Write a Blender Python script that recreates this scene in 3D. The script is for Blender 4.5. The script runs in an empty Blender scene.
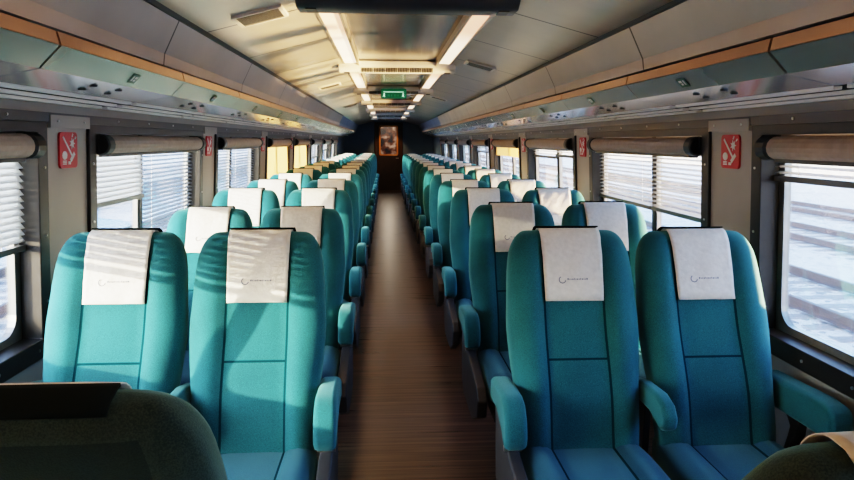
import bpy, bmesh, math, random
from mathutils import Matrix, Vector
random.seed(7)
PI = math.pi
scene = bpy.context.scene
COL = scene.collection

# ------------------------------------------------------------------ helpers
def new_mat(name):
    m = bpy.data.materials.new(name); m.use_nodes = True
    nt = m.node_tree; b = nt.nodes['Principled BSDF']
    return m, nt, b

def L(nt, a, b): nt.links.new(a, b)

def mat(name, col, rough=.5, metal=0., spec=.5, bump=0., bscale=200., var=0., vscale=8., sheen=0., coat=0.):
    """principled material with noise colour variation and noise bump"""
    m, nt, b = new_mat(name)
    b.inputs['Base Color'].default_value = (*col, 1); b.inputs['Roughness'].default_value = rough
    b.inputs['Metallic'].default_value = metal; b.inputs['Specular IOR Level'].default_value = spec
    if sheen: b.inputs['Sheen Weight'].default_value = sheen
    if coat: b.inputs['Coat Weight'].default_value = coat
    tc = nt.nodes.new('ShaderNodeTexCoord')
    if var:
        n = nt.nodes.new('ShaderNodeTexNoise'); n.inputs['Scale'].default_value = vscale; n.inputs['Detail'].default_value = 4
        L(nt, tc.outputs['Object'], n.inputs['Vector'])
        r = nt.nodes.new('ShaderNodeValToRGB')
        r.color_ramp.elements[0].position = .3; r.color_ramp.elements[1].position = .7
        r.color_ramp.elements[0].color = (*[c * (1 - var) for c in col], 1)
        r.color_ramp.elements[1].color = (*[min(1, c * (1 + var)) for c in col], 1)
        L(nt, n.outputs['Fac'], r.inputs['Fac']); L(nt, r.outputs['Color'], b.inputs['Base Color'])
    if bump:
        n2 = nt.nodes.new('ShaderNodeTexNoise'); n2.inputs['Scale'].default_value = bscale; n2.inputs['Detail'].default_value = 3
        L(nt, tc.outputs['Object'], n2.inputs['Vector'])
        bp = nt.nodes.new('ShaderNodeBump'); bp.inputs['Strength'].default_value = bump; bp.inputs['Distance'].default_value = .01
        L(nt, n2.outputs['Fac'], bp.inputs['Height']); L(nt, bp.outputs['Normal'], b.inputs['Normal'])
    return m

def emit(name, col, strength):
    m, nt, b = new_mat(name)
    b.inputs['Base Color'].default_value = (*col, 1)
    b.inputs['Emission Color'].default_value = (*col, 1); b.inputs['Emission Strength'].default_value = strength
    return m

class MB:
    """collects shapes into one mesh; tf maps local coordinates to where they go"""
    def __init__(s, tf=None): s.bm = bmesh.new(); s.tf = tf or (lambda x, y, z: (x, y, z)); s.mi = 0
    def v(s, x, y, z): return s.bm.verts.new(s.tf(x, y, z))
    def face(s, vs, mi=None):
        try:
            f = s.bm.faces.new(vs); f.material_index = s.mi if mi is None else mi; return f
        except ValueError: return None
    def box(s, x0, x1, y0, y1, z0, z1):
        v = [s.v(x, y, z) for x in (x0, x1) for y in (y0, y1) for z in (z0, z1)]
        for q in ((0, 1, 3, 2), (4, 6, 7, 5), (0, 4, 5, 1), (2, 3, 7, 6), (0, 2, 6, 4), (1, 5, 7, 3)): s.face([v[i] for i in q])
        return s
    def prism(s, pts, a0, a1, axis='x'):
        """polygon pts extruded along axis: x -> pts are (y,z); y -> (x,z); z -> (x,y)"""
        def P(p, a): return {'x': (a, p[0], p[1]), 'y': (p[0], a, p[1]), 'z': (p[0], p[1], a)}[axis]
        A = [s.v(*P(p, a0)) for p in pts]; B = [s.v(*P(p, a1)) for p in pts]
        n = len(pts); s.face(A[::-1]); s.face(B)
        for i in range(n): s.face([A[i], A[(i + 1) % n], B[(i + 1) % n], B[i]])
        return s
    def tube(s, path, r, n=10, cap=True):
        path = [Vector(p) for p in path]; rings = []
        rs = r if isinstance(r, (list, tuple)) else [r] * len(path)
        for i, p in enumerate(path):
            d = (path[min(i + 1, len(path) - 1)] - path[max(i - 1, 0)]).normalized()
            up = Vector((0, 0, 1)) if abs(d.z) < .9 else Vector((1, 0, 0))
            a = d.cross(up).normalized(); b = d.cross(a)
            rings.append([s.v(*(p + rs[i] * (a * math.cos(t * 2 * PI / n) + b * math.sin(t * 2 * PI / n)))) for t in range(n)])
        for i in range(len(rings) - 1):
            for j in range(n): s.face([rings[i][j], rings[i][(j + 1) % n], rings[i + 1][(j + 1) % n], rings[i + 1][j]])
        if cap: s.face(rings[0][::-1]); s.face(rings[-1])
        return s
    def rings(s, rr, mis=None, cap=True):
        V = [[s.v(*p) for p in r] for r in rr]; n = len(V[0])
        for i in range(len(V) - 1):
            for j in range(n):
                s.face([V[i][j], V[i][(j + 1) % n], V[i + 1][(j + 1) % n], V[i + 1][j]], mis(i, j) if mis else None)
        if cap: s.face(V[0][::-1]); s.face(V[-1])
        return s
    def grid(s, rows, mis=None):
        V = [[s.v(*p) for p in r] for r in rows]
        for i in range(len(V) - 1):
            for j in range(len(V[0]) - 1): s.face([V[i][j], V[i][j + 1], V[i + 1][j + 1], V[i + 1][j]])
        return s
    def ringplate(s, outer, inner, a0, a1):
        """plate in (y,z) with a hole, both outlines of equal length, between x = a0 and x = a1"""
        n = len(outer)
        O = [[s.v(a, *p) for p in outer] for a in (a0, a1)]; I = [[s.v(a, *p) for p in inner] for a in (a0, a1)]
        for i in range(n):
            j = (i + 1) % n
            s.face([O[0][i], O[0][j], I[0][j], I[0][i]]); s.face([O[1][i], I[1][i], I[1][j], O[1][j]])
            s.face([O[0][i], O[1][i], O[1][j], O[0][j]]); s.face([I[0][i], I[0][j], I[1][j], I[1][i]])
        return s
    def build(s, name, mats, parent=None, smooth=False, bevel=0., sub=0, seg=2, loc=None):
        bmesh.ops.recalc_face_normals(s.bm, faces=s.bm.faces)
        me = bpy.data.meshes.new(name); s.bm.to_mesh(me); s.bm.free()
        for m in (mats if isinstance(mats, (list, tuple)) else [mats]): me.materials.append(m)
        o = bpy.data.objects.new(name, me); COL.objects.link(o)
        if parent: o.parent = parent
        if loc: o.location = loc
        if bevel:
            b = o.modifiers.new('bevel', 'BEVEL'); b.width = bevel; b.segments = seg; b.limit_method = 'ANGLE'; b.angle_limit = math.radians(40)
        if sub:
            q = o.modifiers.new('sub', 'SUBSURF'); q.levels = q.render_levels = sub
        if smooth or bevel:
            for p in me.polygons: p.use_smooth = True
            if not sub and not smooth:
                w = o.modifiers.new('wn', 'WEIGHTED_NORMAL'); w.keep_sharp = True
        return o

def tag(o, label=None, cat=None, group=None, kind=None):
    for k, v in (('label', label), ('category', cat), ('group', group), ('kind', kind)):
        if v: o[k] = v
    return o
def empty(name, loc=(0, 0, 0), rz=0., **kw):
    o = bpy.data.objects.new(name, None); COL.objects.link(o); o.location = loc; o.rotation_euler = (0, 0, rz); o.empty_display_size = .1
    return tag(o, **kw)
def struct(o): o['kind'] = 'structure'; return o
def copy_tree(o, parent=None):
    c = o.copy(); COL.objects.link(c)
    if parent: c.parent = parent
    for ch in list(o.children): copy_tree(ch, c)
    return c

ORD = 'first second third fourth fifth sixth seventh eighth ninth tenth eleventh twelfth thirteenth fourteenth fifteenth sixteenth seventeenth eighteenth nineteenth twentieth'.split()

# ------------------------------------------------------------------ coach dimensions
def WX(z): return 1.3514 - .0564 * (z - 1.5)          # half width of the coach at height z (sides lean in)
YB, YE = -3.75, 20.5                                   # back and far end
PITCH = 1.0676
COLS = [2.725 + 2.115 * k for k in range(-3, 8)]       # centres of the pillars between windows
CW = .175
def side_tf(s): return lambda o, y, z: (s * (WX(z) + o), y, z)   # o = outward offset from wall face
SN = {-1: 'left', 1: 'right'}

# ------------------------------------------------------------------ materials
M = {}
M['wall'] = mat('wall_laminate', (.36, .32, .275), .45, spec=.4, var=.08, vscale=3)
M['wall_low'] = mat('wall_lower', (.24, .25, .25), .6, var=.06, vscale=3)
M['navy'] = mat('navy_panel', (.17, .25, .36), .6, spec=.35, var=.1, vscale=2)
M['frame'] = mat('window_frame_dark', (.028, .026, .026), .4, metal=.35, var=.15, vscale=20)
M['alu'] = mat('window_aluminium', (.33, .34, .34), .32, metal=.8, var=.08, vscale=20)
M['roll'] = mat('roller_fabric', (.36, .28, .225), .75, bump=.05, bscale=400, var=.1, vscale=30)
M['black'] = mat('black_plastic', (.010, .010, .011), .42, var=.1, vscale=20)
M['panelgrey'] = mat('seat_side_plastic', (.035, .035, .038), .5, var=.1, vscale=20)
M['screw'] = mat('screw_steel', (.6, .6, .58), .3, metal=1)
M['rackpanel'] = mat('rack_brushed_metal', (.36, .375, .34), .26, metal=.65, var=.07, vscale=3)
M['rackunder'] = mat('rack_underside', (.80, .82, .84), .18, metal=.75, var=.05, vscale=3)
M['strip'] = mat('rack_edge_strip', (.36, .225, .15), .3, metal=.6, var=.08, vscale=6)
M['rail'] = mat('rack_rail', (.92, .90, .85), .3, metal=.1)
M['rackdark'] = mat('rack_shadow_gap', (.05, .052, .055), .5, metal=.2)
M['cove'] = mat('cove_panel', (.235, .215, .195), .36, metal=.45, var=.07, vscale=2)
M['bar'] = mat('vent_bar', (.62, .58, .54), .42, metal=.2, var=.06, vscale=10)
M['bardark'] = mat('vent_bar_dark', (.085, .08, .08), .4, metal=.4)
M['lightframe'] = mat('light_frame', (.33, .28, .23), .35, metal=.6)
M['ventmetal'] = mat('ceiling_grille_metal', (.11, .10, .085), .4, metal=.5)
M['red'] = mat('red_sign', (.50, .004, .016), .4, var=.06, vscale=30)
M['white'] = mat('white_print', (.8, .77, .74), .5)
M['green'] = mat('green_sticker', (.02, .12, .085), .45)
M['cloth'] = mat('headrest_cloth', (.60, .585, .565), .85, bump=.25, bscale=45, var=.07, vscale=60, sheen=.2)
M['print'] = mat('grey_blue_print', (.12, .14, .2), .7)
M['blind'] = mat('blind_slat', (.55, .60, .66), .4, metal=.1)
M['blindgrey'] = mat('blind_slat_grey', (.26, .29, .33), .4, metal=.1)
M['blindrail'] = mat('blind_rail', (.12, .12, .12), .4, metal=.4)
M['wood'] = mat('door_wood', (.07, .038, .02), .4, var=.25, vscale=6)
M['doordark'] = mat('door_leaf', (.06, .035, .02), .4, var=.2, vscale=6)
M['steel'] = mat('rail_steel', (.16, .13, .13), .5, metal=.3)
M['sleeper'] = mat('concrete_sleeper', (.36, .36, .38), .9, var=.1, vscale=4)
M['exit'] = emit('exit_green', (.003, .11, .055), .28)
M['exitw'] = emit('exit_white', (.55, .9, .65), .6)
M['amber'] = mat('amber_sheet', (.80, .62, .36), .8)
_nt = M['amber'].node_tree; _tr = _nt.nodes.new('ShaderNodeBsdfTranslucent'); _tr.inputs[0].default_value = (.95, .72, .40, 1)
_mx = _nt.nodes.new('ShaderNodeMixShader'); _mx.inputs[0].default_value = .6
L(_nt, _nt.nodes['Principled BSDF'].outputs[0], _mx.inputs[1]); L(_nt, _tr.outputs[0], _mx.inputs[2]); L(_nt, _mx.outputs[0], _nt.nodes['Material Output'].inputs[0])

def fabric(name, a, b_, dark):
    m, nt, b = new_mat(name)
    tc = nt.nodes.new('ShaderNodeTexCoord')
    n = nt.nodes.new('ShaderNodeTexNoise'); n.inputs['Scale'].default_value = 420; n.inputs['Detail'].default_value = 2
    w = nt.nodes.new('ShaderNodeTexNoise'); w.inputs['Scale'].default_value = 5; w.inputs['Detail'].default_value = 3
    L(nt, tc.outputs['Object'], n.inputs['Vector']); L(nt, tc.outputs['Object'], w.inputs['Vector'])
    mx = nt.nodes.new('ShaderNodeMath'); mx.operation = 'MULTIPLY_ADD'; mx.inputs[1].default_value = .65
    L(nt, n.outputs['Fac'], mx.inputs[0])
    m2 = nt.nodes.new('ShaderNodeMath'); m2.operation = 'MULTIPLY'; m2.inputs[1].default_value = .35
    L(nt, w.outputs['Fac'], m2.inputs[0]); L(nt, m2.outputs[0], mx.inputs[2])
    r = nt.nodes.new('ShaderNodeValToRGB'); r.color_ramp.elements[0].position = .39; r.color_ramp.elements[1].position = .61
    r.color_ramp.elements[0].color = (*a, 1); r.color_ramp.elements[1].color = (*b_, 1)
    L(nt, mx.outputs[0], r.inputs['Fac']); L(nt, r.outputs['Color'], b.inputs['Base Color'])
    b.inputs['Roughness'].default_value = .85; b.inputs['Specular IOR Level'].default_value = .25
    b.inputs['Sheen Weight'].default_value = .35; b.inputs['Sheen Tint'].default_value = (.4, .9, .95, 1)
    bp = nt.nodes.new('ShaderNodeBump'); bp.inputs['Strength'].default_value = .15; bp.inputs['Distance'].default_value = .004
    L(nt, n.outputs['Fac'], bp.inputs['Height']); L(nt, bp.outputs['Normal'], b.inputs['Normal'])
    return m
M['teal'] = fabric('teal_fabric', (.003, .056, .076), (.011, .110, .136), 0)
M['tealseat'] = fabric('teal_cushion_fabric', (.004, .040, .078), (.010, .068, .122), 0)
M['rear'] = fabric('dark_rear_fabric', (.006, .012, .013), (.012, .022, .022), 0)
M['olive'] = fabric('shaded_olive_fabric', (.013, .024, .022), (.038, .055, .048), 0)  # shade on the nearest seats put into the colour, teal darkened to olive
M['seam'] = mat('seam_dark', (.002, .030, .042), .95, spec=.05)
M['flap'] = mat('headrest_flap_black', (.006, .010, .010), .95, spec=.1)

def floor_mat():
    m, nt, b = new_mat('floor_dark_wood_strips')
    tc = nt.nodes.new('ShaderNodeTexCoord'); mp = nt.nodes.new('ShaderNodeMapping')
    mp.inputs['Scale'].default_value = (.9, 26, 1); L(nt, tc.outputs['Object'], mp.inputs['Vector'])
    n = nt.nodes.new('ShaderNodeTexNoise'); n.inputs['Scale'].default_value = 1.6; n.inputs['Detail'].default_value = 5
    L(nt, mp.outputs[0], n.inputs['Vector'])
    r = nt.nodes.new('ShaderNodeValToRGB'); r.color_ramp.elements[0].position = .32; r.color_ramp.elements[1].position = .72
    r.color_ramp.elements[0].color = (.022, .016, .016, 1); r.color_ramp.elements[1].color = (.155, .108, .095, 1)
    L(nt, n.outputs['Fac'], r.inputs['Fac'])
    # thin dark joints between the strips
    sp = nt.nodes.new('ShaderNodeSeparateXYZ'); L(nt, tc.outputs['Object'], sp.inputs[0])
    d = nt.nodes.new('ShaderNodeMath'); d.operation = 'MODULO'; d.inputs[1].default_value = .085
    ad = nt.nodes.new('ShaderNodeMath'); ad.operation = 'ADD'; ad.inputs[1].default_value = 20; L(nt, sp.outputs['Y'], ad.inputs[0]); L(nt, ad.outputs[0], d.inputs[0])
    lt = nt.nodes.new('ShaderNodeMath'); lt.operation = 'LESS_THAN'; lt.inputs[1].default_value = .006; L(nt, d.outputs[0], lt.inputs[0])
    mix = nt.nodes.new('ShaderNodeMix'); mix.data_type = 'RGBA'; mix.inputs[7].default_value = (.02, .014, .012, 1)
    L(nt, lt.outputs[0], mix.inputs[0]); L(nt, r.outputs['Color'], mix.inputs[6]); L(nt, mix.outputs[2], b.inputs['Base Color'])
    rr = nt.nodes.new('ShaderNodeMapRange'); rr.inputs[3].default_value = .20; rr.inputs[4].default_value = .42
    L(nt, n.outputs['Fac'], rr.inputs[0]); L(nt, rr.outputs[0], b.inputs['Roughness'])
    bp = nt.nodes.new('ShaderNodeBump'); bp.inputs['Strength'].default_value = .25; bp.inputs['Distance'].default_value = .004
    L(nt, n.outputs['Fac'], bp.inputs['Height']); L(nt, bp.outputs['Normal'], b.inputs['Normal'])
    return m
M['floor'] = floor_mat()

def seam_mat(name, col, rough, metal, off, step, width=.014, spec=.5, wavy=0.):
    """panelled metal: thin dark seams across the coach every step"""
    m, nt, b = new_mat(name)
    tc = nt.nodes.new('ShaderNodeTexCoord'); sp = nt.nodes.new('ShaderNodeSeparateXYZ'); L(nt, tc.outputs['Object'], sp.inputs[0])
    ad = nt.nodes.new('ShaderNodeMath'); ad.operation = 'ADD'; ad.inputs[1].default_value = 40 * step - off; L(nt, sp.outputs['Y'], ad.inputs[0])
    d = nt.nodes.new('ShaderNodeMath'); d.operation = 'MODULO'; d.inputs[1].default_value = step; L(nt, ad.outputs[0], d.inputs[0])
    lt = nt.nodes.new('ShaderNodeMath'); lt.operation = 'LESS_THAN'; lt.inputs[1].default_value = width; L(nt, d.outputs[0], lt.inputs[0])
    n = nt.nodes.new('ShaderNodeTexNoise'); n.inputs['Scale'].default_value = 2.2; n.inputs['Detail'].default_value = 3; L(nt, tc.outputs['Object'], n.inputs['Vector'])
    r = nt.nodes.new('ShaderNodeValToRGB'); r.color_ramp.elements[0].position = .3; r.color_ramp.elements[1].position = .7
    r.color_ramp.elements[0].color = (*[c * .88 for c in col], 1); r.color_ramp.elements[1].color = (*[c * 1.12 for c in col], 1); L(nt, n.outputs['Fac'], r.inputs['Fac'])
    mix = nt.nodes.new('ShaderNodeMix'); mix.data_type = 'RGBA'; mix.inputs[7].default_value = (.018, .016, .015, 1)
    L(nt, lt.outputs[0], mix.inputs[0]); L(nt, r.outputs['Color'], mix.inputs[6]); L(nt, mix.outputs[2], b.inputs['Base Color'])
    b.inputs['Roughness'].default_value = rough; b.inputs['Metallic'].default_value = metal; b.inputs['Specular IOR Level'].default_value = spec
    if wavy:
        bp = nt.nodes.new('ShaderNodeBump'); bp.inputs['Strength'].default_value = wavy; bp.inputs['Distance'].default_value = .02
        L(nt, n.outputs['Fac'], bp.inputs['Height']); L(nt, bp.outputs['Normal'], b.inputs['Normal'])
    return m
M['ceil'] = seam_mat('ceiling_panels', (.46, .41, .34), .30, .5, 3.12, .93, .018, wavy=.25)
M['cove'] = seam_mat('cove_panels', (.38, .345, .32), .36, .3, 2.77, 1.45, .014)
M['gloss'] = mat('ceiling_gloss_panel', (.22, .215, .215), .16, metal=.55, var=.1, vscale=2, bump=.03, bscale=6)

def glass_mat():
    m = bpy.data.materials.new('window_glass'); m.use_nodes = True; nt = m.node_tree; nt.nodes.clear()
    out = nt.nodes.new('ShaderNodeOutputMaterial'); mx = nt.nodes.new('ShaderNodeMixShader')
    t = nt.nodes.new('ShaderNodeBsdfTransparent'); t.inputs[0].default_value = (.93, .95, .96, 1)
    g = nt.nodes.new('ShaderNodeBsdfGlossy'); g.inputs['Roughness'].default_value = .02
    f = nt.nodes.new('ShaderNodeFresnel'); f.inputs[0].default_value = 1.33
    mu = nt.nodes.new('ShaderNodeMath'); mu.operation = 'MULTIPLY'; mu.inputs[1].default_value = .6
    L(nt, f.outputs[0], mu.inputs[0]); L(nt, mu.outputs[0], mx.inputs[0]); L(nt, t.outputs[0], mx.inputs[1]); L(nt, g.outputs[0], mx.inputs[2]); L(nt, mx.outputs[0], out.inputs[0])
    return m
M['glass'] = glass_mat()

def gravel_mat():
    m, nt, b = new_mat('gravel_ballast')
    tc = nt.nodes.new('ShaderNodeTexCoord')
    v = nt.nodes.new('ShaderNodeTexVoronoi'); v.inputs['Scale'].default_value = 9; L(nt, tc.outputs['Object'], v.inputs['Vector'])
    n = nt.nodes.new('ShaderNodeTexNoise'); n.inputs['Scale'].default_value = .35; n.inputs['Detail'].default_value = 6; L(nt, tc.outputs['Object'], n.inputs['Vector'])
    bw = nt.nodes.new('ShaderNodeRGBToBW'); L(nt, v.outputs['Color'], bw.inputs[0])
    ad = nt.nodes.new('ShaderNodeMath'); ad.operation = 'ADD'; L(nt, bw.outputs[0], ad.inputs[0]); L(nt, n.outputs['Fac'], ad.inputs[1])
    r = nt.nodes.new('ShaderNodeValToRGB'); r.color_ramp.elements[0].position = .55; r.color_ramp.elements[1].position = 1.35 / 1.4
    r.color_ramp.elements[0].color = (.30, .31, .34, 1); r.color_ramp.elements[1].color = (.78, .80, .84, 1)
    L(nt, ad.outputs[0], r.inputs['Fac']); L(nt, r.outputs['Color'], b.inputs['Base Color']); b.inputs['Roughness'].default_value = .95
    return m
M['gravel'] = gravel_mat()

# ------------------------------------------------------------------ setting: floor, walls, ceiling
struct(MB().box(-1.50, 1.50, YB, YE, -.08, 0).build('floor', M['floor']))
for s in (-1, 1):
    m = MB(side_tf(s))
    m.mi = 1; m.box(0, .11, YB, YE, .0, .70)
    m.mi = 0; m.box(0, .11, YB, YE, 1.555, 1.86)
    for c in COLS:
        m.box(0, .11, c - CW, c + CW, .70, 1.555)
    m.mi = 2; m.box(0, .11, COLS[-1] + CW, YE, .70, 1.555); m.box(-.004, 0, COLS[-1] + CW, YE, .70, 1.60)
    struct(m.build('wall_' + SN[s], [M['wall'], M['wall_low'], M['navy']]))
    # heater duct along the foot of the wall
    struct(MB(side_tf(s)).prism([(-.05, .0), (-.05, .10), (-.035, .13), (0, .14), (0, 0)], YB, YE, 'y').build('baseboard_' + SN[s], M['panelgrey']))
    # dark header band over the windows with screws
    h = MB(side_tf(s)).box(-.016, 0, YB, COLS[-1] + CW, 1.565, 1.60).build('trim_' + ('1' if s < 0 else '2'), M['bardark']); struct(h)
    for k, c in enumerate(COLS):
        t = MB(side_tf(s)).box(-.02, 0, c - CW + .01, c + CW - .01, 1.545, 1.592)
        t = t.build('trim_%d' % (10 + k * 2 + (s > 0)), M['wall']); struct(t)
        sc_ = MB(side_tf(s))
        for dy in (-.11, .11): sc_.tube([(-.024, c + dy, 1.57), (-.018, c + dy, 1.57)], .005, 8)
        for dy in (.35, .75, 1.15, 1.55): sc_.tube([(-.020, c + dy + .12, 1.583), (-.014, c + dy + .12, 1.583)], .005, 8)
        sc_.build('screw', M['screw'], t)

# ceiling: cross-section, sloping sides, recess for the centre panel
def strip_y(name, pts, mats, y0, y1, parent=None, thick=None):
    return MB().prism(pts, y0, y1, 'y').build(name, mats, parent)
cm = MB()
for s in (-1, 1):
    cm.mi = 0
    cm.prism([(s * .425, 2.10), (s * .905, 1.975), (s * .905, 2.02), (s * .425, 2.16)], YB, YE, 'y')
cm.mi = 1
cm.box(-.425, .425, YB, YE, 2.125, 2.16)
struct(cm.build('ceiling', [M['ceil'], M['gloss']]))
for s in (-1, 1):
    c2 = MB()
    c2.mi = 0; c2.prism([(s * .978, 1.796), (s * .972, 1.84), (s * .905, 1.975), (s * .925, 1.99), (s * 1.0, 1.85), (s * 1.0, 1.796)], YB, 13.0, 'y')
    c2.mi = 1; c2.prism([(s * .978, 1.796), (s * .972, 1.84), (s * .905, 1.975), (s * .925, 1.99), (s * 1.0, 1.85), (s * 1.0, 1.796)], 13.0, YE, 'y')  # navy here is shade painted onto the far part of the cove
    struct(c2.build('trim_%d' % (3 if s < 0 else 4), [M['cove'], M['navy']]))
    # top of the rack bay, closes the shell above the racks
    struct(MB().box(min(s * .99, s * 1.45), max(s * .99, s * 1.45), YB, YE, 1.84, 1.87).build('ceiling', M['rackdark']))
    # seam moulding between ceiling and cove
    struct(MB().prism([(s * .90, 1.966), (s * .925, 1.966), (s * .905, 1.984), (s * .885, 1.984)], YB, 13.0, 'y').build('trim_%d' % (5 if s < 0 else 6), M['bardark']))
struct(MB().box(-1.5, 1.5, YB - .1, YB, 0, 2.2).build('wall_back', M['navy']))

# far bulkhead with door
DX = .43
w = MB(); w.box(-1.48, -DX, YE, YE + .08, 0, 2.2).box(DX, 1.48, YE, YE + .08, 0, 2.2).box(-DX, DX, YE, YE + .08, 2.06, 2.2)
struct(w.build('wall_far', M['navy']))
door = empty('door_1', (0, YE, 0)); struct(door)
d = MB()
d.box(-DX, -DX + .06, -.03, .06, 0, 2.06).box(DX - .06, DX, -.03, .06, 0, 2.06).box(-DX + .06, DX - .06, -.03, .06, 2.0, 2.06)
d.build('frame', M['wood'], door, bevel=.006)
d = MB(); d.box(-DX + .06, DX - .06, 0, .04, .0, 1.07).box(-DX + .06, -.27, 0, .04, 1.07, 1.95).box(.27, DX - .06, 0, .04, 1.07, 1.95).box(-DX + .06, DX - .06, 0, .04, 1.95, 2.0)
d.build('leaf', M['doordark'], door)
def rrect(y0, y1, z0, z1, r, n=5):
    p = []
    for cy, cz, a0 in ((y1 - r, z1 - r, 0), (y0 + r, z1 - r, 90), (y0 + r, z0 + r, 180), (y1 - r, z0 + r, 270)):
        for i in range(n + 1):
            a = math.radians(a0 + 90 * i / n); p.append((cy + r * math.cos(a), cz + r * math.sin(a)))
    return p
g = MB(lambda a, y, z: (y, a, z)); g.ringplate(rrect(-.29, .29, 1.05, 1.97, .06), rrect(-.245, .245, 1.095, 1.925, .05), -.02, .0)
g.build('window_frame', mat('door_window_brass', (.80, .34, .08), .35, metal=.4), door)
MB().box(-.27, .27, .015, .022, 1.07, 1.95).build('pane', M['glass'], door)
MB().tube([(.30, -.01, .98), (.30, -.06, .98), (.22, -.06, .98)], .012, 8).build('handle', M['screw'], door)
# vestibule behind the door pane
vm = MB(); vm.box(-.9, -.85, YE + .08, YE + 2.0, 0, 2.1).box(.85, .9, YE + .08, YE + 2.0, 0, 2.1).box(-.9, .9, YE + 2.0, YE + 2.05, 0, 2.1).box(-.9, .9, YE + .08, YE + 2.05, 2.1, 2.15).box(-.9, .9, YE + .08, YE + 2.05, -.05, 0)
def blotch():
    m, nt, b = new_mat('vestibule_panelling')
    tc = nt.nodes.new('ShaderNodeTexCoord'); n = nt.nodes.new('ShaderNodeTexNoise'); n.inputs['Scale'].default_value = 3.2; n.inputs['Detail'].default_value = 2
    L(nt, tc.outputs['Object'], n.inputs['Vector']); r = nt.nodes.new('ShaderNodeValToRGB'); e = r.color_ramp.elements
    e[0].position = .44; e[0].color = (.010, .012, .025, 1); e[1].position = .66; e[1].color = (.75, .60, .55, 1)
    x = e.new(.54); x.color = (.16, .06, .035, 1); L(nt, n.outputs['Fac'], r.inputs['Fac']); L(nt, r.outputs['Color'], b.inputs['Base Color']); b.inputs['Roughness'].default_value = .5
    return m
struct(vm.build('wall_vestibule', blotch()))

# ------------------------------------------------------------------ windows, shades, blinds
NWIN = len(COLS) - 1
def window(s, k, num):
    y0, y1 = COLS[k] + CW, COLS[k + 1] - CW
    root = struct(empty('window_%d' % num, (0, 0, 0)))
    tf = side_tf(s)
    iy0, iy1, iz0, iz1 = y0 + .07, y1 - .07, .765, 1.527
    f = MB(tf); f.ringplate([(y1, 1.565), (y0, 1.565), (y0, .69), (y1, .69)], [(iy1, iz1), (iy0, iz1), (iy0, iz0), (iy1, iz0)], -.014, .10)
    f.build('frame', M['frame'], root, bevel=.004)
    g = MB(tf)
    ym = iy0 + (iy1 - iy0) * .44
    for a, b in ((iy0, ym), (ym, iy1)):
        O = rrect(a, b, iz0, iz1, .002); I = rrect(a + .035, b - .035, iz0 + .03, iz1 - .03, .07)
        g.ringplate(O, I, .062, .088)
    g.build('glazing_frame', M['alu'], root)
    MB(tf).box(.055, .088, ym - .02, ym + .02, iz0, iz1).build('mullion', M['frame'], root)
    for a, b in ((iy0, ym), (ym, iy1)): MB(tf).box(.074, .078, a + .02, b - .02, iz0 + .015, iz1 - .015).build('pane', M['glass'], root)
    sc_ = MB(tf)
    for i in range(7): sc_.tube([(-.018, y0 + .1 + (y1 - y0 - .2) * i / 6, .727), (-.013, y0 + .1 + (y1 - y0 - .2) * i / 6, .727)], .006, 8)
    for z in (.9, 1.15, 1.4):
        for yy in (y0 + .03, y1 - .03): sc_.tube([(-.018, yy, z), (-.013, yy, z)], .005, 8)
    sc_.build('screw', M['screw'], root)
    return iy0, iy1, ym

def roller(s, k, iy0, iy1, drop, label):
    root = empty('roller_shade', (s * WX(1.48), (iy0 + iy1) / 2, 1.48), label=label, cat='window shade', group='roller shades above the windows')
    h = (iy1 - iy0) / 2
    tf = lambda x, y, z: (s * x, y, z)
    MB(tf).tube([(-.012, -h + .10, 0), (-.012, h - .10, 0)], .042, 16).build('fabric_roll', M['roll'], root, smooth=False)
    MB(tf).box(-.02, .025, -h + .10, h - .10, -.055, -.037).build('hem_bar', M['bardark'], root, bevel=.004)
    for e in (-1, 1):
        b = MB(tf); b.tube([(-.014, e * (h - .10), 0), (-.014, e * (h - .085), 0), (-.014, e * (h - .03), .0), (-.014, e * (h - .02), 0)], [.036, .046, .046, .040], 16)
        b.box(-.02, .025, e * (h - .03) if e > 0 else -h, h if e > 0 else -h + .03, -.03, .04)
        b.build('end_bracket', M['black'], root)
    if drop:
        MB(tf).box(.024, .027, -h + .004, h - .004, -drop, -.02).build('shade_sheet', M['amber'], root)
    return root

def blind(s, ya, yb, zb, label, grp, d_):
    z_top = 1.52
    root = empty('venetian_blind', (s * WX(1.4), (ya + yb) / 2, z_top), label=label, cat='blind', group=grp)
    h = (yb - ya) / 2 - .006
    tf = lambda o, y, z: (s * (WX(z + z_top) + o - WX(1.4)), y, z)
    m = MB(tf); z = -.085
    while z > zb - z_top + .012:
        # tilted slat
        c = .0095
        a = [m.v(.047 - c, -h, z - d_), m.v(.047 + c, -h, z + d_), m.v(.047 + c, h, z + d_), m.v(.047 - c, h, z - d_)]
        m.face(a); z -= .024
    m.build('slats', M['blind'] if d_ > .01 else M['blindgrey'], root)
    MB(tf).box(.036, .058, -h, h, zb - z_top - .012, zb - z_top + .010).build('bottom_rail', M['blindrail'], root)
    for y in (-h * .7, h * .7): MB(tf).tube([(.047, y, -.085), (.047, y, zb - z_top)], .0012, 5).build('cord', M['white'], root)
    return root

num = 0
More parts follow.
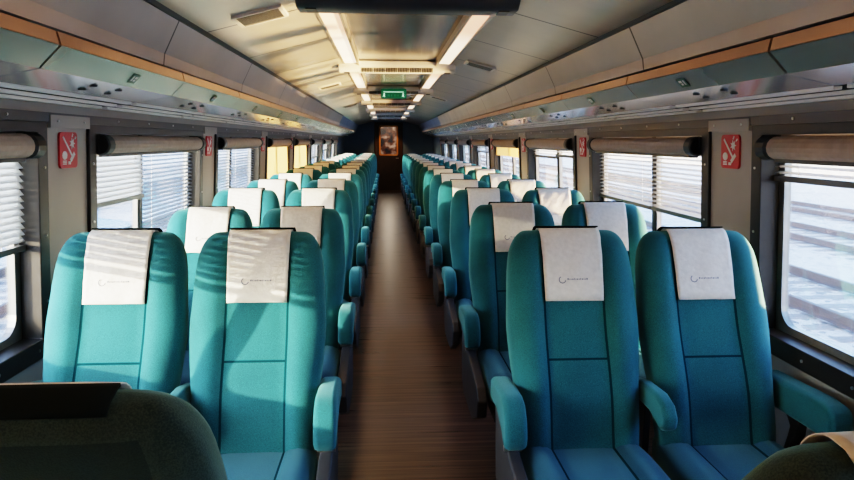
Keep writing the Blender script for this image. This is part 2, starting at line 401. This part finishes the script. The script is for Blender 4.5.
# (near pane blind bottom, far pane blind bottom, shade drop) for windows counted from the camera: k=2 is the first in view
BL = {(-1, 0): (0, 0, .70), (-1, 1): (0, 0, .70), (-1, 2): (1.112, 1.112, 0), (-1, 3): (1.205, .80, 0), (-1, 4): (.80, .80, 0), (-1, 5): (0, 0, .70), (-1, 6): (0, 0, .62), (-1, 7): (1.2, 1.2, 0), (-1, 8): (1.3, 1.3, 0),  # unseen left shades behind camera are added to keep sun off the nearest seat
      (1, 2): (1.365, 1.365, 0), (1, 3): (1.128, 1.128, 0), (1, 4): (1.38, 1.36, 0), (1, 5): (0, 0, .16), (1, 6): (1.34, 1.34, 0)}
for s in (-1, 1):
    for k in range(NWIN):
        num += 1
        iy0, iy1, ym = window(s, k, num)
        n = k - 2
        which = ('%s window along the %s wall' % (ORD[n], SN[s])) if n >= 0 else '%s window behind the photographer, added to block sun' % SN[s]
        nb, fb, drop = BL.get((s, k), (0, 0, 0))
        if n >= 0 or drop:
            roller(s, k, iy0, iy1, drop, ('%s roller shade over the %s' % ('pulled down amber' if drop > .3 else 'slightly lowered amber' if drop else 'rolled up brown grey', which)))
        for ya, yb, zb, pn in ((iy0, ym, nb, 'near'), (ym, iy1, fb, 'far')):
            if zb:
                st = 'raised' if zb > 1.3 else ('half lowered' if zb > 1.0 else 'fully lowered')
                blind(s, ya, yb, zb, '%s slatted blind, %s pane, %s' % (st, pn, which), 'venetian blinds in the windows', .0125 if (s < 0 and k <= 3 and not (k == 3 and pn == 'far')) else .0045)

# ------------------------------------------------------------------ emergency hammer signs
def emergency_sign(s, y, label):
    root = empty('emergency_sign', (0, 0, 0), label=label, cat='sign', group='red emergency signs on the window pillars')
    zc = 1.46; root.location = (s * WX(zc), y, zc)
    def tf(o, u, v): return (s * (WX(zc + v) + o - WX(zc)), u * (1 if s < 0 else -1), v)     # u to the reader's right
    MB(tf).ringplate(rrect(-.073, .073, -.07, .07, .018), [(0, 0)] * 24, -.008, 0).build('plate', M['red'], root)
    p = MB(tf)
    def poly(pts): p.prism(pts, -.0095, -.0075, 'x')
    def bar(x0, z0, x1, z1, w_):
        d = Vector((x1 - x0, z1 - z0)).normalized(); n_ = Vector((-d.y, d.x)) * w_ / 2
        poly([(x0 + n_.x, z0 + n_.y), (x0 - n_.x, z0 - n_.y), (x1 - n_.x, z1 - n_.y), (x1 + n_.x, z1 + n_.y)])
    bar(-.048, .052, .030, -.028, .009)                 # hammer handle
    bar(.012, -.042, .046, -.012, .016)                 # hammer head
    poly([(.028 + .024 * (1 if i % 2 == 0 else .45) * math.cos(i * PI / 7), .026 + .024 * (1 if i % 2 == 0 else .45) * math.sin(i * PI / 7)) for i in range(14)])   # shatter star
    bar(.026, .052, .034, .064, .006); bar(.050, .044, .060, .052, .006)
    # fist below the handle
    poly([(-.052 + .020 * math.cos(a * PI / 6) + .016, -.020 + .017 * math.sin(a * PI / 6)) for a in range(12)])
    for i in range(3): bar(-.052, -.042 - i * .006, -.022, -.042 - i * .006, .004)
    bar(-.008, -.05, .012, -.05, .012)
    p.build('pictogram', M['white'], root)
for s in (-1, 1):
    for n, c in enumerate(COLS[3:]):
        emergency_sign(s, c, 'small red plate with white hammer pictogram on the %s pillar along the %s wall' % (ORD[n], SN[s]))

# ------------------------------------------------------------------ luggage racks
def make_rack():
    root = empty('luggage_rack')
    g = .006; y0, y1 = g, PITCH - g
    MB().prism([(.937, 1.776), (.930, 1.742), (.942, 1.738), (.95, 1.776)], y0, y1, 'y').build('edge_strip', M['strip'], root)
    MB().prism([(.930, 1.740), (.987, 1.683), (.999, 1.689), (.944, 1.744)], y0, y1, 'y').build('front_panel', M['rackpanel'], root)
    u = MB().prism([(.987, 1.682), (1.125, 1.653), (1.127, 1.660), (.99, 1.690)], y0, y1, 'y').build('light_panel', M['rackunder'], root)
    for yy in (.42, .62):
        def zz(x): return 1.682 - (x - .987) * .21
        b = MB()
        for x in (1.03, 1.075):
            b.tube([(x, yy + (x - 1.03) * .4, zz(x) + .002), (x, yy + (x - 1.03) * .4, zz(x) - .005)], [.014, .011], 12)
        b.build('reading_light', M['black'], u)
    for x, z in ((1.152, 1.650), (1.212, 1.641), (1.272, 1.633)):
        MB().box(x - .013, x + .013, y0 + .02, y1 - .02, z - .0052, z + .0052).build('rail', M['rail'], root, bevel=.002)
    MB().prism([(.96, 1.77), (1.31, 1.66), (1.31, 1.63), (1.14, 1.662), (.99, 1.692), (.945, 1.745)], -.002, .008, 'y').build('bracket', M['rackdark'], root)
    MB().box(1.295, 1.325, y0, y1, 1.635, 1.70).build('wall_channel', M['rackdark'], root)
    t = MB(lambda a, y, n: (.930 + .057 * a - .0012 + n * -.7, y, 1.740 - .057 * a - .0012 - n * .7))
    t.box(.30, .78, .55, .61, 0, .001); st = t.build('number_sticker', M['green'], root)
    q = MB(lambda a, y, n: (.930 + .057 * a - .0012 + n * -.7, y, 1.740 - .057 * a - .0012 - n * .7))
    q.box(.40, .66, .560, .570, .0012, .002).box(.40, .52, .580, .600, .0012, .002).box(.56, .66, .580, .594, .0012, .002); q.build('seat_pictogram', M['white'], st)
    return root
NR = 16
proto_rack = make_rack()
def mirror_copy(o, parent=None):
    """a mirrored (x -> -x) tree with its own mesh data"""
    c = o.copy(); COL.objects.link(c)
    if parent: c.parent = parent
    if o.data:
        me = o.data.copy(); me.transform(Matrix.Scale(-1, 4, (1, 0, 0))); me.flip_normals(); c.data = me
    c.location.x = -o.location.x
    for ch in list(o.children): mirror_copy(ch, c)
    return c
left_rack = mirror_copy(proto_rack)
for s, pr in ((1, proto_rack), (-1, left_rack)):
    for i in range(-3, NR):
        o = pr if i == -3 else copy_tree(pr)
        o.location = (0, 1.775 + PITCH * i + (.04 if s < 0 else 0), 0)
        if i < -1:
            lab = 'metal luggage rack section behind the photographer along the %s wall, %s' % (SN[s], 'outer' if i == -3 else 'inner')
        else:
            lab = '%s brushed metal luggage rack section from the front along the %s wall' % (ORD[i + 1], SN[s])
        tag(o, lab, 'luggage rack', 'overhead luggage rack sections')

# ------------------------------------------------------------------ ceiling lights, vent bars, grilles, exit sign
BARS = [.50, 2.90, 5.45, 7.9, 10.35, 12.8, 15.25, 17.7]
lightm = None
def light_mat():
    m, nt, b = new_mat('light_diffuser')
    tc = nt.nodes.new('ShaderNodeTexCoord'); sp = nt.nodes.new('ShaderNodeSeparateXYZ'); L(nt, tc.outputs['Generated'], sp.inputs[0])
    r = nt.nodes.new('ShaderNodeValToRGB'); e = r.color_ramp.elements
    e[0].position = .35; e[0].color = (.62, .30, .17, 1); e[1].position = .55; e[1].color = (1., .70, .46, 1)
    L(nt, sp.outputs['Y'], r.inputs['Fac']); L(nt, r.outputs['Color'], b.inputs['Emission Color']); b.inputs['Emission Strength'].default_value = 1.2
    b.inputs['Base Color'].default_value = (.6, .5, .42, 1)
    return m
M['diff'] = light_mat()
for i in range(len(BARS) - 1):
    ya, yb = BARS[i] + .07, BARS[i + 1] - .07
    for s in (-1, 1):
        r = empty('ceiling_light', (s * .36, (ya + yb) / 2, 2.105),
                  label='long warm ceiling light strip in the %s bay from the front, %s of centre' % (ORD[i], SN[s]), cat='ceiling light', group='ceiling light strips')
        h = (yb - ya) / 2
        MB(lambda x, y, z: (s * x, y, z)).box(-.062, -.048, -h, h, -.022, .025).box(.048, .064, -h, h, -.012, .025).build('frame', M['lightframe'], r)
        MB(lambda x, y, z: (s * x, y, z)).prism([(-.048, -.002), (.048, -.006), (.048, .004), (-.048, .008)], -h, h, 'y').build('diffuser', M['diff'], r)
for i, y in enumerate(BARS[1:]):
    r = empty('ceiling_vent', (0, y, 2.10), label='%s grey cross bar from the front under the ceiling%s' % (ORD[i], ', plain and dark' if i == 0 else ', with vent grille' if i != 2 else ', behind the green exit sign'), cat='ceiling vent', group='cross bars with vents')
    hw = .46
    MB().prism([(-.115, .02), (-.10, -.030), (-.055, -.062), (.06, -.062), (.10, -.03), (.11, .02)], -hw, hw, 'x').build('housing', M['bardark'] if i == 0 else M['bar'], r, bevel=.006)
    gm = MB()
    for j in range(6 if i else 0):
        x = -.285 + j * .095
        for q in range(7): gm.prism([(-.099, -.036), (-.060, -.0635), (-.056, -.060), (-.095, -.032)], x + .006 + q * .0125, x + .014 + q * .0125, 'x')
    if i: gm.build('grille', M['ventmetal'], r)
    else: gm.bm.free()
    for e in (-1, 1):
        MB().box(e * .40 - .022, e * .40 + .022, -.05, .03, -.066, -.05).build('end_cover', M['black'], r)
for j, (x, y) in enumerate([(-.64, 3.06), (.60, 5.0), (-.645, 6.8), (.60, 8.8), (-.64, 10.6)]):
    zc = 2.10 - (abs(x) - .425) * .26
    sg = 1 if x > 0 else -1
    tf = lambda a, b, n: (a, b, -n - sg * a * .26)
    r = empty('ceiling_grille', (x, y, zc), label='%s flat metal air grille from the front, on the %s ceiling slope' % (ORD[j], SN[sg]), cat='air vent', group='flat air grilles in the ceiling')
    MB(tf).ringplate([(0, 0)] * 4, [(0, 0)] * 4, 0, 0) if False else None
    f = MB(tf); f.box(-.105, -.09, -.11, .11, .0, .012).box(.09, .105, -.11, .11, 0, .012).box(-.09, .09, -.11, -.095, 0, .012).box(-.09, .09, .095, .11, 0, .012); f.build('frame', M['bar'], r)
    g = MB(tf)
    for q in range(9): g.box(-.09, .09, -.088 + q * .02, -.076 + q * .02, .003, .010)
    g.build('grille', M['ventmetal'], r)
ex = empty('exit_sign', (0, 7.755, 2.085), label='green lit exit sign hanging from the ceiling above the aisle', cat='exit sign')
MB().box(-.145, .145, -.03, .03, -.105, .0).build('housing', M['exit'], ex, bevel=.008)
q = MB(); q.box(-.115, .115, -.034, -.029, -.036, -.030)
for e in (-1, 1):
    X = e * .108
    q.box(X - .006, X + .006, -.034, -.029, -.058, -.047)                                    # running figure: head
    q.prism([(X - .010, -.062), (X + .010, -.062), (X + .004, -.076), (X + .014, -.09), (X + .006, -.09), (X - .002, -.08), (X - .014, -.088), (X - .016, -.08), (X - .006, -.072)], -.034, -.029, 'y')
q.build('pictogram', M['exitw'], ex)
q = MB()
for i, wd in enumerate((.026, .018, .03, .022)): q.box(-.07 + i * .036, -.07 + i * .036 + wd, -.034, -.029, -.082, -.062)
q.build('lettering', mat('exit_lettering', (.02, .30, .16), .5), ex)

# ------------------------------------------------------------------ seats
BL_ = .80
def smooth(t): t = max(0., min(1., t)); return t * t * (3 - 2 * t)
def interp(tab, v):
    for (a, p), (b, q) in zip(tab, tab[1:]):
        if v <= b: return p + (q - p) * smooth((v - a) / (b - a))
    return tab[-1][1]
def bw(v): return interp([(0, .206), (.12, .214), (.46, .238), (.60, .231), (.80, .214)], v)
def bhalf(v):
    a = bw(v)
    if v > .70: t = (v - .70) / .10; a -= .062 * (1 - math.sqrt(max(0, 1 - min(1, t) ** 2)))
    return a
def edge(sx, p=3.2): return max(0., 1 - abs(sx) ** p) ** (1 / p)
def fdepth(v):
    d = interp([(0, .055), (.2, .075), (.45, .055), (.68, .06), (.80, .05)], v)
    if v > .755: d *= math.sqrt(max(.0, 1 - ((v - .755) / .0452) ** 2)) * .97 + .03
    return d
def bdepth(v):
    d = interp([(0, .05), (.5, .055), (.72, .045), (.80, .04)], v)
    if v > .765: d *= math.sqrt(max(.0, 1 - ((v - .765) / .0352) ** 2)) * .97 + .03
    return d
def fy(x, v):
    """front surface (negative = towards the sitter) of the upright backrest"""
    a = bhalf(v); sx = max(-1, min(1, x / a))
    tp = 1 if v < .70 else max(0, 1 - (v - .70) / .09)
    b = .030 * smooth((abs(x) - .100) / .05) * tp * (1 - .35 * smooth((v - .5) / .2))
    return -(fdepth(v) + b) * edge(sx)
SEAM = .107
def ring_xs(a):
    out = []
    n = 7
    seq = [(-1 + 0)]
    e = [a * math.sin(PI / 2 * t) for t in (1, .965, .91, .83)]           # near the side edge
    mid = [SEAM + (e[-1] - SEAM) * t for t in (.72, .45, .2)]
    half = e + mid + [SEAM + .004, SEAM - .004, SEAM * .66, SEAM * .33]
    return [-x for x in half] + [0] + half[::-1]
VS = [0, .03, .08, .14, .2, .26, .30, .322, .330, .40, .44, .48, .54, .6, .65, .69, .715, .735, .75, .763, .775, .784, .791, .796, .799]
def make_backrest(parent):
    rr = []; nx = None
    for v in VS:
        a = bhalf(v); xs = ring_xs(a); nx = len(xs)
        fr = []
        for i, x in enumerate(xs):
            y = fy(x, v)
            if v < .75 and abs(abs(x) - SEAM) < .0045: y += .003
            fr.append((x, y, v))
        bk = [(x, bdepth(v) * edge(x / a), v) for x in xs[::-1][1:-1]]
        rr.append(fr + bk)
    seam_cols = [i for i in range(nx - 1) if abs(abs((xs[i] + xs[i + 1]) / 2) - SEAM) < .002]
    lo = min(seam_cols); hi = max(seam_cols)
    def mis(i, j):
        if j in seam_cols and VS[i] < .75: return 1
        if lo < j < hi and abs(VS[i] - .322) < .001: return 1
        if nx + 4 <= j < len(rr[0]) - 5 and VS[i] < .76: return 2
        return 0
    m = MB(); m.rings(rr, mis)
    return m.build('backrest', [M['teal'], M['seam'], M['rear']], parent, smooth=True, loc=(0, 0, .42))
def make_cover(parent, seed):
    rnd = random.Random(seed)
    ph = [rnd.uniform(0, 6) for _ in range(6)]
    rows = []
    tops = [(.800 - .27 * t) for t in [1, .9, .8, .7, .6, .5, .4, .3, .22, .15, .1, .06, .03, .012]]
    for v in tops:
        t = (.8 - v) / .27; hw = .111 - .006 * t
        row = []
        for i in range(17):
            x = -hw + 2 * hw * i / 16
            y = fy(x, min(v, .797)) - .006 - .0022 * (math.sin(x * 55 + v * 40 + ph[0]) * math.sin(v * 47 + ph[1]) + .6 * math.sin(x * 90 - v * 70 + ph[2])) * smooth(t * 4)
            row.append((x, y, v + .004 * smooth(1 - t * 6)))
        rows.append(row)
    hw = .111
    rows.append([(-hw + 2 * hw * i / 16, .0, .807) for i in range(17)])
    rows.append([(-hw + 2 * hw * i / 16, .03, .802) for i in range(17)])
    c = MB().grid(rows).build('headrest_cover', M['cloth'], parent, smooth=True, loc=(0, 0, .42))
    so = c.modifiers.new('solid', 'SOLIDIFY'); so.thickness = .002; so.offset = 1
    # black fastening flap over the top
    f = MB(); hw = .118
    R = []
    for y, v in ((-.012, .809), (.0, .812), (.02, .812), (.034, .8075), (.040, .804)):
        R.append([(-hw + 2 * hw * i / 8, y + (.003 if v < .8 else 0), v) for i in range(9)])
    f.grid(R); fl = f.build('headrest_flap', M['flap'], c, smooth=True)
    so = fl.modifiers.new('solid', 'SOLIDIFY'); so.thickness = .005; so.offset = 1
    # printed emblem: small open ring and a fine line of print
    e = MB(); vz = .605
    def P(x, z): return (x, fy(x, z) - .0105, z)
    def dot(x0, x1, z0, z1): e.face([e.v(*P(x0, z0)), e.v(*P(x1, z0)), e.v(*P(x1, z1)), e.v(*P(x0, z1))])
    n = 12
    for i in range(n):
        a0 = math.radians(120 + 230 * i / n); a1 = math.radians(120 + 230 * (i + 1) / n); r0, r1 = .010, .0135
        q = [P(-.042 + r * math.cos(a), vz + r * math.sin(a)) for a, r in ((a0, r0), (a1, r0), (a1, r1), (a0, r1))]
        e.face([e.v(*p) for p in q])
    x = -.024
    for i in range(13):
        w_ = .0028 + .0022 * ((i * 5) % 3 == 0); dot(x, x + w_, vz - .0006, vz + (.0055 if i % 4 == 0 else .004)); x += w_ + .0022
    e.build('printed_emblem', M['print'], c)
    return c
def make_cushion(parent):
    rr = []; xs = None
    ys = [-.515, -.512, -.503, -.49, -.47, -.44, -.40, -.33, -.25, -.15, -.05, .04, .07]
    for y in ys:
        a = interp([(-.52, .205), (-.40, .222), (-.1, .224), (.08, .20)], y)
        f = 1.
        if y < -.44: f = math.sqrt(max(0, 1 - ((-.44 - y) / .0755) ** 2)) * .96 + .04
        xs = ring_xs(a)
        def top(x):
            b = .026 * smooth((abs(x) - .10) / .05)
            return (.045 + b) * edge(x / a) * f
        zc = .422 - .03 * (y + .3) * .5 - .02 * (1 - f)
        fr = [(x, y, zc + top(x) - (.003 if abs(abs(x) - SEAM) < .0045 else 0)) for x in xs]
        bk = [(x, y, zc - .085 * edge(x / a, 5) * f) for x in xs[::-1][1:-1]]
        rr.append(fr + bk)
    cols = [i for i in range(len(xs) - 1) if abs(abs((xs[i] + xs[i + 1]) / 2) - SEAM) < .002]
    m = MB(); m.rings(rr, lambda i, j: 1 if j in cols else 0)
    return m.build('seat_cushion', [M['tealseat'], M['seam']], parent, smooth=True)
def pad(parent, pts, x0, x1, bev=.02):
    return MB().prism(pts, x0, x1, 'x').build('armrest', M['teal'], parent, bevel=bev, seg=4)

REC = math.radians(21.5)
def make_seat(s, kind, seed):
    """s = +1 right of the aisle, -1 left; local +x is the seat's own x in the coach"""
    r = empty('train_seat')
    b = make_backrest(r); b.rotation_euler.x = -REC
    c = make_cover(r, seed); c.rotation_euler.x = -REC
    make_cushion(r)
    MB().box(-.19, .19, -.40, .05, .27, .33).box(-.19, -.13, -.42, .06, .25, .30).box(.13, .19, -.42, .06, .25, .30).build('seat_pan', M['panelgrey'], r, bevel=.008)
    MB().prism([(-.30, 0), (-.30, .025), (-.20, .06), (-.17, .27), (-.02, .27), (-.02, .06), (.06, .025), (.06, 0)], -.05, .05, 'x').build('pedestal', M['panelgrey'], r, bevel=.006)
    if kind == 'aisle':
        X = -s * .255
        x0, x1 = X - .037, X + .037
        pad(r, [(.16, .655), (.02, .668), (-.06, .672), (-.115, .66), (-.155, .615), (-.17, .555), (-.158, .515), (-.12, .505), (-.07, .545), (.02, .575), (.16, .57)], x0, x1)
        MB().prism([(.14, .60), (-.02, .59), (-.085, .54), (-.11, .49), (-.45, .43), (-.49, .38), (-.47, .30), (-.30, .22), (.04, .22), (.10, .30)], X - .022, X + .022, 'x').build('side_panel', M['panelgrey'], r, bevel=.008)
        MB().tube([(X - .03, -.10, .50), (X + .03, -.10, .50)], .012, 10).build('armrest_pin', M['screw'], r)
        MB().box(min(X, X + s * .1), max(X, X + s * .1), -.2, -.1, .26, .30).build('side_bracket', M['panelgrey'], r)
    else:
        X = -s * .243
        pad(r, [(.16, .64), (.05, .665), (-.08, .672), (-.14, .655), (-.172, .615), (-.165, .575), (-.13, .56), (-.03, .588), (.10, .59), (.16, .575)], X - .024, X + .024, .016)
        MB().prism([(.12, .60), (.02, .59), (.03, .36), (.10, .36)], X - .012, X + .012, 'x').build('armrest_bracket', M['black'], r, bevel=.004)
        X = s * .262
        pad(r, [(.15, .665), (-.18, .682), (-.245, .675), (-.27, .645), (-.268, .585), (-.24, .565), (-.05, .56), (.15, .555)], X - .04, X + .04, .02)
        MB().prism([(.02, .57), (-.05, .575), (-.075, .545), (-.07, .50), (-.045, .46), (-.04, .40), (-.03, .36), (.01, .36), (.0, .42), (-.02, .48), (-.03, .52), (-.01, .545)], X - .018, X + .018, 'x').build('armrest_bracket', M['black'], r, bevel=.005)
    return r
def set_recline(root, extra):
    for ch in root.children:
        if ch.name.startswith(('backrest', 'headrest_cover')): ch.rotation_euler.x = -(REC + extra)

AX, WXS = .571, 1.061
ROWS = 15
Y1 = {1: 2.435, -1: 2.465}
protos = {}
for s in (-1, 1):
    for kind in ('aisle', 'window'):
        protos[s, kind] = [make_seat(s, kind, 10 + 7 * v + s) for v in range(3)]
used = set()
def take(s, kind, v):
    p = protos[s, kind][v]
    if p.name in used: return copy_tree(p)
    used.add(p.name); return p
LOOK = {(-1, 0, 'window'): 'teal window seat with sunlit lower headrest cloth', (-1, 0, 'aisle'): 'teal aisle seat with grey headrest cloth and full view of its back', }
for s in (-1, 1):
    for k in range(ROWS):
        for kind in ('aisle', 'window'):
            v = (k * 2 + (kind == 'window') + (s > 0)) % 3
            o = take(s, kind, v)
            X = s * (AX if kind == 'aisle' else WXS) + (.018 if s < 0 else 0)
            Y = Y1[s] + PITCH * k - .293
            extra = random.uniform(-.012, .012)
            if s < 0 and k == 1: extra = .11; Y += .06
            if s > 0 and k == 0 and kind == 'aisle': extra = -.03
            o.location = (X, Y, 0)
            set_recline(o, extra)
            tag(o, 'teal %s seat with white headrest cloth, %s row facing the camera, %s of the aisle' % (kind, ORD[k], SN[s]), 'seat', 'teal seats in rows along the aisle')
# the two nearest seats, turned the other way: their backs face the camera
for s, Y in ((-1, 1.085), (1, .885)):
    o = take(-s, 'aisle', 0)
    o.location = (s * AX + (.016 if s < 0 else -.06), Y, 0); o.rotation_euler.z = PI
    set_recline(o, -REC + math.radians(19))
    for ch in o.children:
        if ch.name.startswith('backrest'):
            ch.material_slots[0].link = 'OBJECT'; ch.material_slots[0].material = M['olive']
    if s > 0:
        for ch in o.children:
            if ch.name.startswith('headrest_cover'):
                ch.scale.x = 1.2
                for g_ in list(ch.children): bpy.data.objects.remove(g_)
    tag(o, 'dark shaded seat back turned away, cut off by the %s bottom corner' % SN[s], 'seat', 'nearest seats turned away')
for key, lst in protos.items():
    for p in lst:
        if p.name not in used:
            for ch in list(p.children):
                for g_ in list(ch.children): bpy.data.objects.remove(g_)
                bpy.data.objects.remove(ch)
            bpy.data.objects.remove(p)

# ------------------------------------------------------------------ outside
GZ = -1.15
struct(MB().box(-160, 160, -120, 260, GZ - .3, GZ).build('ground', M['gravel']))
def track(x, label):
    r = empty('railway_track', (x, 40, GZ), label=label, cat='railway track', group='railway tracks outside')
    for e in (-.8, .8):
        MB().prism([(e - .07, .06), (e + .07, .06), (e + .02, .09), (e + .02, .17), (e + .036, .18), (e + .036, .22), (e - .036, .22), (e - .036, .18), (e - .02, .17), (e - .02, .09)], -110, 110, 'y').build('rail', M['steel'], r)
    m = MB()
    for i in range(-180, 180): m.box(-1.25, 1.25, i * .6, i * .6 + .24, -.06, .015)
    sl = m.build('sleepers', M['sleeper'], r); sl['kind'] = 'stuff'
track(7.2, 'nearest railway track on gravel outside the right windows')
track(11.7, 'second railway track on gravel outside the right windows')
track(16.2, 'third railway track on gravel outside the right windows')
track(-6.6, 'railway track on gravel outside the left windows')
pf = empty('station_platform', (-13, 40, GZ), label='long pale concrete station platform outside the left windows', cat='platform')
MB().box(-3, 2.0, -110, 110, 0, .85).build('platform_body', M['sleeper'], pf)
MB().box(2.0, 2.25, -110, 110, .75, .90).build('platform_edge', M['white'], pf)
wl = empty('boundary_wall', (34, 40, GZ), label='low pale boundary wall beyond the tracks outside the right windows', cat='wall')
MB().box(-.2, .2, -110, 110, 0, 1.3).build('wall_body', mat('pale_concrete', (.6, .55, .5), .9, var=.12, vscale=.6), wl)
MB().box(-.25, .25, -110, 110, 1.3, 1.42).build('coping', mat('yellow_coping', (.65, .50, .22), .8), wl)

# ------------------------------------------------------------------ light
W = bpy.data.worlds.new('World'); scene.world = W; W.use_nodes = True
nt = W.node_tree; bg = nt.nodes['Background']
sky = nt.nodes.new('ShaderNodeTexSky'); sky.sky_type = 'NISHITA'; sky.sun_disc = False
SUN_EL = math.radians(7.5); SUN_AZ = math.radians(-50)     # sun stands to the left behind the camera
sky.sun_elevation = math.radians(18); sky.sun_rotation = PI - SUN_AZ
sky.air_density = 1.0; sky.dust_density = 2.0
tint = nt.nodes.new('ShaderNodeMix'); tint.data_type = 'RGBA'; tint.blend_type = 'MULTIPLY'; tint.inputs[0].default_value = 1; tint.inputs[7].default_value = (.84, .96, 1.16, 1)
L(nt, sky.outputs['Color'], tint.inputs[6]); L(nt, tint.outputs[2], bg.inputs['Color']); bg.inputs['Strength'].default_value = 1.0
sd = bpy.data.lights.new('sun', 'SUN'); sd.energy = 9; sd.angle = math.radians(.6); sd.color = (1, .80, .52)
so = bpy.data.objects.new('sun', sd); COL.objects.link(so)
to_sun = Vector((math.sin(SUN_AZ) * math.cos(SUN_EL), -math.cos(SUN_AZ) * math.cos(SUN_EL), math.sin(SUN_EL)))
so.rotation_euler = to_sun.to_track_quat('Z', 'Y').to_euler()
pl = bpy.data.lights.new('vestibule_lamp', 'POINT'); pl.energy = 16; pl.color = (1, .78, .58); pl.shadow_soft_size = .1
po = bpy.data.objects.new('vestibule_lamp', pl); COL.objects.link(po); po.location = (0, YE + .9, 1.95)
al = bpy.data.lights.new('door_lamp', 'SPOT'); al.energy = 14; al.color = (1, .55, .22); al.spot_size = math.radians(75); al.spot_blend = .5; al.shadow_soft_size = .05
ao = bpy.data.objects.new('door_lamp', al); COL.objects.link(ao); ao.location = (0, YE - .55, 2.08); ao.rotation_euler = (math.radians(22), 0, 0)

# added spots standing in for low sun bounced up onto the left ceiling
for i, (p, t_, e_) in enumerate([((4.6, 3.0, -.9), (-.6, 3.7, 2.05), 6000), ((4.8, 5.3, -.9), (-.7, 8.0, 2.05), 6500)]):
    g_ = bpy.data.lights.new('added_glint', 'SPOT'); g_.energy = e_; g_.color = (1, .62, .28); g_.spot_size = math.radians(75); g_.spot_blend = .8; g_.shadow_soft_size = .12
    go = bpy.data.objects.new('added_glint', g_); COL.objects.link(go); go.location = p
    go.rotation_euler = (Vector(p) - Vector(t_)).to_track_quat('Z', 'Y').to_euler()

# ------------------------------------------------------------------ camera
F, YAW, PIT, ROLL = 663.1, .0625, .1481, .0033
cam = bpy.data.cameras.new('camera'); co = bpy.data.objects.new('camera', cam); COL.objects.link(co)
cam.sensor_fit = 'HORIZONTAL'; cam.sensor_width = 36; cam.lens = F / 854 * 36; cam.clip_start = .02; cam.clip_end = 600
fw = Vector((math.sin(YAW) * math.cos(PIT), math.cos(YAW) * math.cos(PIT), -math.sin(PIT)))
q = (-fw).to_track_quat('Z', 'Y')
co.matrix_world = Matrix.Translation((-.098, 0, 1.5)) @ q.to_matrix().to_4x4() @ Matrix.Rotation(ROLL, 4, 'Z')
scene.camera = co

scene.cycles.use_denoising = True
scene.cycles.max_bounces = 8; scene.cycles.diffuse_bounces = 5; scene.cycles.glossy_bounces = 4; scene.cycles.transparent_max_bounces = 16
scene.cycles.sample_clamp_indirect = 6
scene.view_settings.view_transform = 'Filmic'; scene.view_settings.look = 'High Contrast'
scene.view_settings.exposure = 1.15
